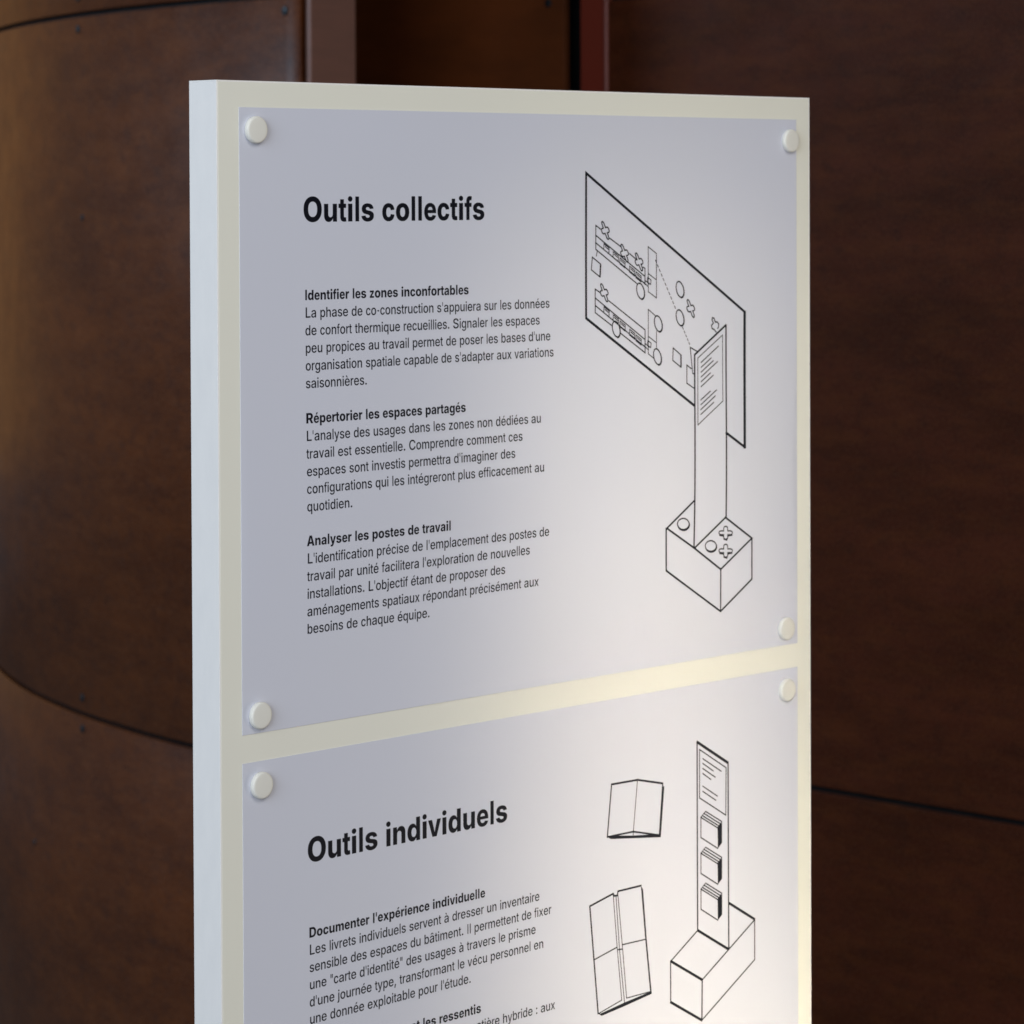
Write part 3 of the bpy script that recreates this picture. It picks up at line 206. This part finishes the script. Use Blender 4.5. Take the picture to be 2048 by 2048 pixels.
DRAW = json.loads('''{"0":[[0,214,[52741,15136,34374,4321,34299,15129,46587,22254]],[0,214,[50381,24565,52620,25799]],[0,312,[52836,15190,52673,25860]],[0,98,[35978,8517,35431,8231,35421,10019,40039,12677]],[0,98,[36990,9208,38258,9867]],[0,98,[39211,10390,39948,10823]],[0,98,[40761,11446,40984,11549,40975,12777]],[0,98,[35384,8946,40980,12158]],[0,98,[35381,9506,41080,12780]],[0,82,[36334,9607,36913,9935,36882,10362,36303,10033,36334,9607]],[0,82,[36449,9802,36825,10040]],[0,82,[37378,10224,37961,10554,37929,10983,37346,10651,37378,10224]],[0,82,[37494,10420,37872,10660]],[0,82,[38136,10704,38721,11036,38689,11465,38104,11132,38136,10704]],[0,82,[38252,10901,38632,11142]],[0,82,[39220,11338,39809,11673,39777,12103,39188,11768,39220,11338]],[0,82,[39337,11536,39720,11779]],[0,82,[39957,11793,40548,12129,40515,12561,39924,12224,39957,11793]],[0,82,[40074,11992,40458,12235]],[0,82,[40933,12432,41499,12750]],[0,82,[40828,12597,41347,12944]],[0,82,[41293,12244,41680,12449,41618,12783,41231,12577,41293,12244]],[0,98,[35903,13270,35327,12985,35310,14744,37183,15782]],[0,98,[38082,16347,40911,17958,40939,16219,36840,13896]],[0,98,[35350,13663,40928,16956]],[0,98,[35345,14223,41022,17579]],[0,82,[36298,14337,36876,14674,36842,15100,36264,14763,36298,14337]],[0,82,[36412,14534,36787,14778]],[0,82,[37339,14970,37920,15309,37885,15736,37304,15397,37339,14970]],[0,82,[37453,15168,37831,15413]],[0,82,[38094,15460,38677,15801,38642,16230,38059,15888,38094,15460]],[0,82,[38209,15659,38587,15906]],[0,82,[39174,16111,39761,16454,39725,16884,39138,16540,39174,16111]],[0,82,[39289,16310,39670,16558]],[0,82,[39907,16576,40496,16921,40459,17352,39871,17006,39907,16576]],[0,82,[40023,16776,40405,17026]],[0,82,[40879,17229,41441,17555]],[0,82,[40772,17393,41288,17746]],[0,82,[41240,17046,41626,17257,41561,17589,41175,17378,41240,17046]],[0,109,[36264,8443,36120,8165,36081,8041,36102,7965,36180,7950,36269,8006,36355,8120,36499,8399,36664,8368,36756,8394,36843,8480,36912,8613,36921,8713,36871,8766,36706,8797,36851,9075,36890,9199,36869,9276,36791,9291,36701,9234,36615,9119,36471,8840,36306,8871,36215,8844,36128,8759,36059,8627,36050,8527,36100,8474,36264,8443]],[0,109,[38428,10182,38282,9901,38243,9776,38263,9700,38343,9685,38433,9742,38520,9858,38666,10139,38833,10108,38926,10136,39015,10222,39085,10356,39094,10457,39043,10510,38876,10540,39023,10822,39062,10947,39041,11024,38961,11038,38870,10981,38784,10865,38637,10583,38470,10613,38378,10586,38289,10499,38220,10366,38211,10265,38261,10212,38428,10182]],[0,109,[40077,10864,39929,10582,39890,10456,39911,10379,39991,10365,40082,10422,40170,10539,40318,10821,40486,10791,40580,10819,40670,10906,40740,11041,40749,11142,40698,11196,40529,11226,40677,11509,40717,11635,40696,11712,40615,11726,40523,11668,40436,11551,40288,11268,40119,11298,40026,11270,39937,11183,39867,11049,39858,10947,39909,10894,40077,10864]],[0,109,[36117,13101,35973,12821,35935,12697,35956,12621,36034,12607,36123,12664,36208,12780,36352,13060,36517,13032,36608,13060,36696,13146,36764,13280,36773,13381,36723,13433,36558,13461,36702,13742,36740,13867,36719,13943,36640,13957,36551,13899,36466,13783,36322,13502,36158,13530,36067,13502,35980,13416,35911,13282,35903,13182,35953,13130,36117,13101]],[0,109,[46075,14563,45923,14273,45882,14145,45904,14067,45987,14053,46082,14112,46172,14232,46325,14522,46500,14493,46597,14522,46689,14612,46762,14750,46771,14854,46718,14907,46543,14936,46695,15226,46736,15354,46713,15433,46630,15446,46535,15387,46445,15266,46293,14976,46118,15005,46021,14976,45929,14886,45856,14748,45847,14645,45900,14591,46075,14563]],[0,109,[49096,15584,48893,15538,48844,15697,49013,15964,48777,16128,48836,16362,49117,16472,49349,16681]],[0,109,[49096,15584,49249,15891,49469,15878,49655,16056,49621,16287,49510,16404]],[0,113,[40859,13212,40889,13347,40896,13477,40881,13597,40845,13699,40788,13779,40715,13833,40628,13858,40533,13852,40433,13817,40335,13754,40242,13666,40160,13557,40092,13433,40042,13301,40013,13166,40006,13036,40020,12917,40057,12815,40113,12735,40186,12681,40272,12656,40367,12661,40467,12695,40566,12758,40659,12846,40741,12955,40809,13079,40859,13212]],[0,113,[45469,13195,45499,13332,45507,13464,45492,13585,45454,13689,45396,13770,45321,13824,45232,13850,45134,13844,45032,13808,44930,13744,44835,13655,44750,13545,44681,13419,44629,13285,44599,13149,44591,13017,44607,12896,44644,12792,44701,12711,44776,12657,44865,12631,44963,12636,45065,12671,45167,12735,45262,12825,45347,12935,45417,13060,45469,13195]],[0,113,[45448,15377,45478,15514,45486,15646,45470,15767,45432,15871,45374,15951,45298,16005,45209,16030,45111,16024,45009,15988,44908,15923,44812,15833,44728,15722,44659,15596,44608,15462,44579,15325,44571,15193,44587,15072,44625,14969,44682,14888,44758,14834,44846,14809,44944,14815,45046,14851,45148,14915,45243,15005,45328,15116,45397,15242,45448,15377]],[0,113,[42888,15754,42918,15890,42925,16021,42909,16141,42871,16244,42814,16324,42739,16378,42651,16402,42555,16396,42454,16360,42355,16295,42261,16206,42178,16096,42110,15971,42061,15837,42032,15701,42025,15570,42040,15451,42077,15348,42134,15268,42209,15214,42296,15190,42392,15196,42493,15231,42593,15296,42687,15385,42770,15495,42838,15620,42888,15754]],[0,113,[42743,18271,42771,18407,42777,18538,42761,18658,42723,18760,42665,18840,42590,18893,42502,18917,42405,18910,42305,18873,42206,18808,42113,18718,42031,18607,41964,18482,41915,18348,41887,18212,41881,18081,41897,17962,41935,17859,41992,17780,42067,17727,42154,17703,42251,17709,42351,17746,42450,17811,42544,17900,42626,18011,42694,18136,42743,18271]],[0,113,[38049,16009,38077,16143,38084,16273,38068,16391,38032,16492,37976,16571,37903,16624,37818,16648,37724,16642,37626,16606,37530,16543,37439,16454,37359,16346,37293,16223,37245,16091,37217,15957,37210,15828,37225,15710,37262,15609,37317,15530,37389,15477,37474,15453,37568,15459,37666,15494,37763,15557,37854,15645,37934,15754,38001,15877,38049,16009]],[0,113,[40771,12995,40839,13119,40889,13252,40918,13387,40926,13517,40911,13637,40874,13739,40818,13819,40744,13873,40658,13898,40562,13892]],[0,113,[45378,12975,45448,13101,45499,13235,45530,13372,45537,13505,45522,13626,45484,13729,45426,13810,45351,13865,45262,13890,45164,13885]],[0,113,[45358,15157,45428,15283,45479,15418,45509,15555,45516,15687,45500,15808,45462,15911,45404,15992,45328,16046,45239,16071,45141,16065]],[0,113,[42800,15535,42868,15660,42918,15794,42947,15930,42954,16062,42939,16182,42901,16284,42843,16365,42769,16418,42681,16442,42584,16436]],[0,113,[42656,18052,42723,18177,42772,18311,42801,18448,42807,18579,42790,18699,42752,18801,42694,18881,42619,18934,42531,18957,42434,18951]],[0,113,[37963,15794,38029,15917,38078,16049,38106,16183,38113,16313,38097,16431,38060,16532,38004,16611,37932,16664,37847,16688,37753,16682]],[0,82,[41367,9912,42309,10439,42285,13825,41344,13327,41367,9912]],[0,82,[41355,11950,42296,12443]],[0,82,[42225,15225,41332,14676,41283,18051,41950,18442]],[0,82,[42256,16361,42235,17693]],[0,82,[41305,16723,42242,17249]],[0,98,[35028,10593,35919,11111,35840,12078,34907,11527,35028,10593]],[0,98,[35977,11151,35898,12098]],[0,98,[44187,17717,45062,18268,45044,19213,44108,18658,44187,17717]],[0,98,[45123,18290,45105,19236]],[0,98,[47113,18128,46193,17743,46447,19752,46662,19841]],[0,98,[46301,19396,45768,19094,45737,20489,46621,20940]],[0,82,[35564,10186,35461,10523]],[0,82,[42186,10931,42306,11125]],[0,82,[42405,11285,42525,11479]],[0,82,[42624,11639,42745,11834]],[0,82,[42844,11994,42965,12189]],[0,82,[43064,12349,43185,12545]],[0,82,[43284,12705,43405,12901]],[0,82,[43504,13061,43625,13257]],[0,82,[43724,13418,43845,13614]],[0,82,[43944,13775,44066,13972]],[0,82,[44165,14133,44286,14330]],[0,82,[44386,14491,44507,14688]],[0,82,[45325,16166,45424,16328]],[0,82,[45505,16461,45604,16623]],[0,82,[45685,16756,45784,16919]],[0,82,[45865,17052,45964,17214]],[0,82,[46045,17348,46144,17511]],[1,166,[46451,33181,46723,18333,50537,16155]],[1,166,[50537,16155,50334,31197]],[1,82,[47089,18608,50101,16929,50046,22078,46983,23777,47089,18608]],[1,94,[47471,18964,49601,17769]],[1,94,[47463,19344,48708,18652]],[1,94,[47455,19715,48955,18873]],[1,94,[47448,20086,49471,18965]],[1,94,[47439,20457,48592,19814]],[1,94,[47431,20837,48933,20010]],[1,94,[47362,21867,48566,21227]],[1,94,[47352,22237,49306,21172]],[1,94,[47343,22618,49137,21627]],[1,94,[47334,22988,48950,22114]],[1,156,[46416,29630,43210,31487,46505,33287,49727,35212,53557,33083,50262,31192,46505,33287]],[1,156,[43125,31481,43177,34735,49749,38507,53592,36322,53557,33083]],[1,146,[49727,35212,49749,38507]],[1,109,[45837,31358,45820,31452,45770,31539,45688,31615,45580,31674,45449,31715,45303,31735,45150,31734,44996,31711,44850,31668,44719,31606,44609,31530,44526,31442,44474,31347,44456,31250,44472,31156,44522,31070,44603,30995,44712,30935,44842,30894,44987,30873,45141,30874,45294,30897,45441,30940,45573,31001,45683,31078,45766,31166,45818,31261,45837,31358]],[1,117,[45819,31237,45871,31332,45889,31429,45873,31524,45823,31611,45741,31686,45632,31746,45502,31787,45356,31807,45202,31805,45048,31782,44902,31739,44771,31678,44661,31601,44578,31513,44526,31418]],[1,109,[49151,33337,49136,33428,49088,33511,49009,33583,48903,33640,48777,33678,48636,33697,48487,33695,48338,33672,48196,33629,48069,33570,47962,33495,47881,33411,47831,33319,47813,33226,47828,33136,47876,33053,47954,32981,48059,32925,48185,32886,48326,32867,48475,32869,48624,32891,48766,32933,48894,32993,49001,33067,49082,33152,49133,33244,49151,33337]],[1,117,[49136,33225,49187,33316,49206,33410,49190,33500,49142,33584,49063,33655,48957,33712,48831,33751,48690,33769,48541,33767,48392,33744,48250,33702,48122,33642,48016,33568,47935,33483,47884,33392]],[1,105,[50540,32568,50885,32596,51033,32577,51115,32514,51114,32413,51031,32337,50882,32295,50537,32267,50534,32057,50484,31963,50369,31904,50205,31891,50090,31932,50042,32018,50045,32228,49701,32201,49554,32219,49474,32283,49475,32382,49557,32459,49705,32501,50048,32528,50051,32738,50101,32832,50216,32892,50380,32905,50495,32864,50543,32778,50540,32568]],[1,113,[49548,32542,50046,32628,50085,32881,50442,32978,50616,32651,51081,32643]],[1,105,[50559,33979,50904,34009,51051,33991,51133,33928,51131,33827,51048,33750,50900,33708,50555,33679,50552,33468,50501,33374,50386,33315,50222,33301,50108,33342,50060,33428,50063,33638,49720,33609,49573,33627,49493,33690,49494,33790,49577,33867,49724,33909,50067,33938,50070,34148,50121,34242,50236,34302,50400,34316,50514,34276,50562,34190,50559,33979]],[1,113,[49567,33950,50065,34038,50104,34291,50461,34390,50635,34063,51099,34057]]],"1":[[0,156,[36987,6421,39936,6477,42862,7145]],[0,136,[42862,7145,42456,11065,39442,10350,36489,10321,36987,6421]],[0,82,[39936,6493,39442,10350,39440,10618]],[0,0,[42861,7304,43042,7432,42613,11248,42420,11060]],[0,0,[36489,10321,36885,10536,42613,11248,42456,11018,41673,10886,39440,10650,37401,10347]],[1,234,[46930,4479,50644,6579]],[1,146,[46930,4479,46927,19140]],[1,146,[50669,6582,50684,21272]],[1,98,[47225,5105,50427,6941,50373,10660,47208,8867,47225,5105]],[1,94,[47595,5854,49845,7148]],[1,94,[47593,6225,48877,6994]],[1,94,[47591,6620,49126,7522]],[1,94,[47590,7007,48586,7627]],[1,94,[47585,8000,49371,9031]],[1,94,[47583,8403,49181,9329]],[1,98,[49360,11505,47363,10405,47356,11978,49391,13133]],[1,98,[47513,10282,49524,11383]],[1,98,[47700,10131,49701,11246]],[1,98,[47925,10018,49879,11093]],[1,82,[47363,10405,47925,10018]],[1,82,[49360,11505,49879,11093]],[1,0,[49360,11521,49916,11139,49909,12764,49391,13149]],[1,98,[49348,14316,47351,13200,47344,14773,49379,15945]],[1,98,[47501,13077,49512,14195]],[1,98,[47688,12928,49689,14060]],[1,98,[47913,12817,49867,13908]],[1,82,[47351,13200,47913,12817]],[1,82,[49348,14316,49867,13908]],[1,0,[49348,14332,49904,13955,49897,15580,49379,15961]],[1,98,[49336,17128,47339,15995,47332,17569,49367,18758]],[1,98,[47489,15874,49500,17009]],[1,98,[47676,15726,49677,16875]],[1,98,[47901,15616,49855,16725]],[1,82,[47339,15995,47901,15616]],[1,82,[49336,17128,49855,16725]],[1,0,[49336,17144,49892,16771,49886,18398,49367,18774]],[1,214,[46927,19140,50646,21265]],[1,117,[46927,19140,43709,20975]],[1,214,[43709,20975,47445,23092]],[1,121,[43684,20971,43670,24127]],[1,214,[43670,24127,47381,26234]],[1,146,[47445,23092,47381,26234]],[1,121,[47381,26234,53881,22652,53893,19484,47445,23092]],[1,214,[50724,17632,53893,19443]],[2,146,[35352,23458,34493,15222,37121,14699,37237,14890,37589,14908,37673,14607,40314,14598]],[2,82,[37121,14730,37534,18822,38020,22924,35410,23446]],[2,82,[37436,14922,37803,19065,38337,23172]],[2,82,[37659,14919,38157,19064,38574,22870,41376,22881]],[2,98,[34968,19310,37534,18822]],[2,98,[37568,19024,38157,19064]],[2,98,[38158,18734,40820,18783]],[2,0,[40278,14592,40527,14909,40916,18736,41471,23042,41280,22887,40725,18545]],[2,0,[35305,23426,35757,23691,38394,23435,41471,23081,41376,22881,38337,23156,35642,23482]]]}''')
_tess = {}
def winding(c, polys):
    w, (x, y) = 0, c
    for q in polys:
        for i in range(len(q)):
            (x1, y1), (x2, y2) = q[i - 1], q[i]
            if (y1 > y) != (y2 > y) and x < (x2 - x1) * (y - y1) / (y2 - y1) + x1: w += 1 if y2 > y1 else -1
    return w
def glyph(face, ch):
    k = face + ch
    if k in _tess: return _tess[k]
    adv, cs = GLY[face][ch]; loops = [[(c[i], c[i + 1]) for i in range(0, len(c), 2)] for c in cs]
    clean = []
    for lp in loops:
        q = []
        for p in lp:
            if not q or p != q[-1]: q.append(p)
        if q[0] == q[-1]: q.pop()
        if len(q) > 2: clean.append(q)
    pts, edges = [], []
    for q in clean:
        b = len(pts); pts += q; edges += [(b + i, b + (i + 1) % len(q)) for i in range(len(q))]
    vo, _, fo, _, _, _ = geometry.delaunay_2d_cdt([Vector(p) for p in pts], edges, [], 0, 1e-4)
    V = [(v.x, v.y) for v in vo]; F = []
    for f in fo:                                  # keep what the outline winds round (overlapping contours unite)
        c = (sum(V[i][0] for i in f) / len(f), sum(V[i][1] for i in f) / len(f))
        if winding(c, clean): F.append(tuple(f))
    _tess[k] = (adv, V, F); return _tess[k]

SW, SH, SX = .5940, .4200, .01957
PINS = {.0022: ((.0135, .0150), (.5845, .0170), (.0145, .4080), (.5775, .4066)), .0002: ((.0153, .0161), (.5785, .0168))}
def bulge(u, v, amt):
    s = math.sqrt(max(0, math.sin(math.pi * min(1, max(0, u / SW)))))
    z = amt * math.exp(-((v / SH - .68) / .2) ** 2) * s + .00018 * math.sin(u * 9.1 + 1.2) * math.sin(v * 13 + .4) * s
    for a, b in PINS[amt]:                        # the sheet domes up a little round each fastener
        d = (u - a) ** 2 + (v - b) ** 2
        if d < .0016: z += .00015 * math.exp(-d / .0125 ** 2)
    return z
def build_sheet(oy, amt, name, label):
    """sheet coordinates u right, v down (metres); paper .6 mm thick lying on the board"""
    root = empty(name, (SX, 0, ZT - oy), label=label, category='printed sheet', group='printed sheets fixed to the board')
    def P(u, v, off=0): return Vector((u, -(.0003 + bulge(u, v, amt) + off), -v))
    bm = bmesh.new(); nu, nv = 198, 140; g = {}
    for side, off in ((0, 0), (1, -.0003)):
        for i in range(nu + 1):
            for j in range(nv + 1): g[side, i, j] = bm.verts.new(P(SW * i / nu, SH * j / nv, off))
        for i in range(nu):
            for j in range(nv): bm.faces.new((g[side, i, j], g[side, i, j + 1], g[side, i + 1, j + 1], g[side, i + 1, j]))
    for i in range(nu):
        for j in (0, nv): bm.faces.new((g[0, i, j], g[0, i + 1, j], g[1, i + 1, j], g[1, i, j]))
    for j in range(nv):
        for i in (0, nu): bm.faces.new((g[0, i, j], g[0, i, j + 1], g[1, i, j + 1], g[1, i, j]))
    bmesh.ops.recalc_face_normals(bm, faces=bm.faces[:])
    me = bpy.data.meshes.new('paper'); bm.to_mesh(me); bm.free()
    link('paper', me, M_paper, root, smooth=True); me.set_sharp_from_angle(angle=math.radians(40))
    INK = .00008
    def text(part, lines, face, em, u0, v0, lead, lab=None, right=None):
        V, F = [], []
        for k, s in enumerate(lines):
            x = u0; y = v0 + k * lead
            if right and right[k]:
                x = right[k] - sum(GLY[face][c][0] if c != ' ' else 278 for c in s) * em / 1000
            for ch in s:
                if ch == ' ': x += .278 * em; continue
                adv, gv, gf = glyph(face, ch); b = len(V)
                V += [P(x + px * em / 1000, y - py * em / 1000, INK) for px, py in gv]
                F += [tuple(b + i for i in t) for t in gf]
                x += adv * em / 1000
        me = bpy.data.meshes.new(part); me.from_pydata(V, [], F); o = link(part, me, M_ink, root)
        if lab: o['label'] = lab
        return o
    def stroke(V, F, pts, width, off):
        # resample, then build mitred ribbon
        h = width / 2; Q = []
        for a, b in zip(pts, pts[1:]):
            L = math.dist(a, b)
            if L < 1e-6: continue
            n = max(1, int(L / .012)); Q += [(a[0] + (b[0] - a[0]) * i / n, a[1] + (b[1] - a[1]) * i / n) for i in range(n)]
        Q.append(pts[-1]); closed = math.dist(Q[0], Q[-1]) < 1e-5
        n = len(Q); ds = [Vector((Q[i + 1][0] - Q[i][0], Q[i + 1][1] - Q[i][1])).normalized() for i in range(n - 1)]
        base = len(V)
        for i in range(n):
            if closed: d0, d1 = ds[i - 1] if i else ds[-1], ds[i] if i < n - 1 else ds[0]
            else: d0, d1 = ds[max(0, i - 1)], ds[min(n - 2, i)]
            m = Vector((-(d0.y + d1.y), d0.x + d1.x))
            m = m.normalized() if m.length > 1e-4 else Vector((-d1.y, d1.x))
            k = h / max(.35, m.dot(Vector((-d1.y, d1.x)))); q = Q[i]
            if not closed and i in (0, n - 1): q = (q[0] + (d1.x if i else -d1.x) * h * .6, q[1] + (d1.y if i else -d1.y) * h * .6)
            V += [P(q[0] + m.x * k, q[1] + m.y * k, off), P(q[0] - m.x * k, q[1] - m.y * k, off)]
        for i in range(n - 1): F.append((base + 2 * i, base + 2 * i + 2, base + 2 * i + 3, base + 2 * i + 1))
    def drawing(which, idx, lab):
        V, F = [], []
        for c, (dr, wd, co) in enumerate(DRAW[str(which)]):
            if dr != idx: continue
            pts = [(co[i] / 1e5, co[i + 1] / 1e5) for i in range(0, len(co), 2)]; off = INK + (c % 40) * 2e-6
            if wd: stroke(V, F, pts, wd / 1e5, off)
            else:
                b = len(V); t = geometry.tessellate_polygon([[Vector((x, y, 0)) for x, y in pts]])
                V += [P(x, y, off) for x, y in pts]; F += [tuple(b + i for i in q) for q in t]
        me = bpy.data.meshes.new('line_drawing'); me.from_pydata(V, [], F); o = link('line_drawing', me, M_ink, root); o['label'] = lab
    return root, text, drawing

EMT, EMB, LD = .02395, .00989, .012
r1, text, drawing = build_sheet(.01778, .0022, 'printed_sheet', 'upper printed sheet headed Outils collectifs, fixed near the top of the white board')
text('title', ['Outils collectifs'], 'B', EMT, .0569, .0771, 0, 'large bold title Outils collectifs')
for v, hd, ls in ((.1303, 'Identifier les zones inconfortables', ["La phase de co-construction s'appuiera sur les données", 'de confort thermique recueillies. Signaler les espaces', "peu propices au travail permet de poser les bases d'une", "organisation spatiale capable de s'adapter aux variations", 'saisonnières.']),
                  (.2143, 'Répertorier les espaces partagés', ["L'analyse des usages dans les zones non dédiées au", 'travail est essentielle. Comprendre comment ces', "espaces sont investis permettra d'imaginer des", 'configurations qui les intégreront plus efficacement au', 'quotidien.']),
                  (.2979, 'Analyser les postes de travail', ["L'identification précise de l'emplacement des postes de", "travail par unité facilitera l'exploration de nouvelles", "installations. L'objectif étant de proposer des", 'aménagements spatiaux répondant précisément aux', 'besoins de chaque équipe.'])):
    text('subheading', [hd], 'B', EMB, .0583, v, 0, 'bold line ' + hd)
    text('paragraph', ls, 'R', EMB, .0585, v + .012, LD, 'body text under ' + hd)
drawing(0, 0, 'line drawing of a large slanted board with building plans, crosses and discs')
drawing(0, 1, 'line drawing of an upright stand on a block base with round and cross tokens')

r2, text, drawing = build_sheet(.45687, .0002, 'printed_sheet', 'lower printed sheet headed Outils individuels, cut off by the bottom of the photo')
text('title', ['Outils individuels'], 'B', .02385, .0578, .0755, 0, 'large bold title Outils individuels')
text('subheading', ["Documenter l'expérience individuelle"], 'B', .00984, .0592, .1270, 0, "bold line Documenter l'expérience individuelle")
text('paragraph', ['Les livrets individuels servent à dresser un inventaire', 'sensible des espaces du bâtiment. Il permettent de fixer', 'une "carte d\'identité" des usages à travers le prisme', "d'une journée type, transformant le vécu personnel en", "une donnée exploitable pour l'étude."], 'R', .00984, .0594, .1388, .01188, 'body text beginning Les livrets individuels')
text('subheading', ['et les ressentis'], 'B', .00984, 0, .2098, 0, 'bold line ending et les ressentis', right=[.2278])
text('paragraph', ['matière hybride : aux'], 'R', .00984, 0, .2220, 0, 'body line ending matière hybride : aux', right=[.3062])
drawing(1, 0, 'line drawing of a small open booklet')
drawing(1, 1, 'line drawing of an upright stand holding three stacks of booklets on a block base')
drawing(1, 2, 'line drawing of an opened folded leaflet')

# ------------------------------------------------------------------ round white fasteners
def cap_me():
    bm = bmesh.new(); n = 48; R0, H = .0091, .0040
    prof = [(R0 - .0004, 0), (R0, .0004), (R0, H - .0012), (R0 - .0003, H - .0005), (R0 - .0009, H - .0001), (R0 - .0016, H), (R0 * .5, H + .0001)]
    rings = [[bm.verts.new((r * math.cos(2 * math.pi * t / n), r * math.sin(2 * math.pi * t / n), z)) for t in range(n)] for r, z in prof]
    for a, b in zip(rings, rings[1:]):
        for j in range(n): bm.faces.new((a[j], a[(j + 1) % n], b[(j + 1) % n], b[j]))
    bm.faces.new(rings[-1]); bm.faces.new(rings[0][::-1]); bmesh.ops.recalc_face_normals(bm, faces=bm.faces[:])
    me = bpy.data.meshes.new('round_fastener'); bm.to_mesh(me); bm.free(); me.materials.append(M_cap)
    for p in me.polygons: p.use_smooth = True
    return me
CAP = cap_me()
for oy, amt, u, v, lab in ((.01778, .0022, .0135, .0150, 'round white fastener at the top left corner of the upper sheet'),
                      (.01778, .0022, .5845, .0170, 'round white fastener at the top right corner of the upper sheet'),
                      (.01778, .0022, .0145, .4080, 'round white fastener at the bottom left corner of the upper sheet'),
                      (.01778, .0022, .5775, .4066, 'round white fastener at the bottom right corner of the upper sheet'),
                      (.45687, .0002, .0153, .0161, 'round white fastener at the top left corner of the lower sheet'),
                      (.45687, .0002, .5785, .0168, 'round white fastener at the top right corner of the lower sheet')):
    o = link('round_fastener', CAP)
    o.location = (SX + u, -(.0002 + bulge(u, v, amt)), ZT - oy - v); o.rotation_euler = (math.radians(90), 0, 0)
    o['label'] = lab; o['category'] = 'fastener'; o['group'] = 'round white fasteners holding the printed sheets'
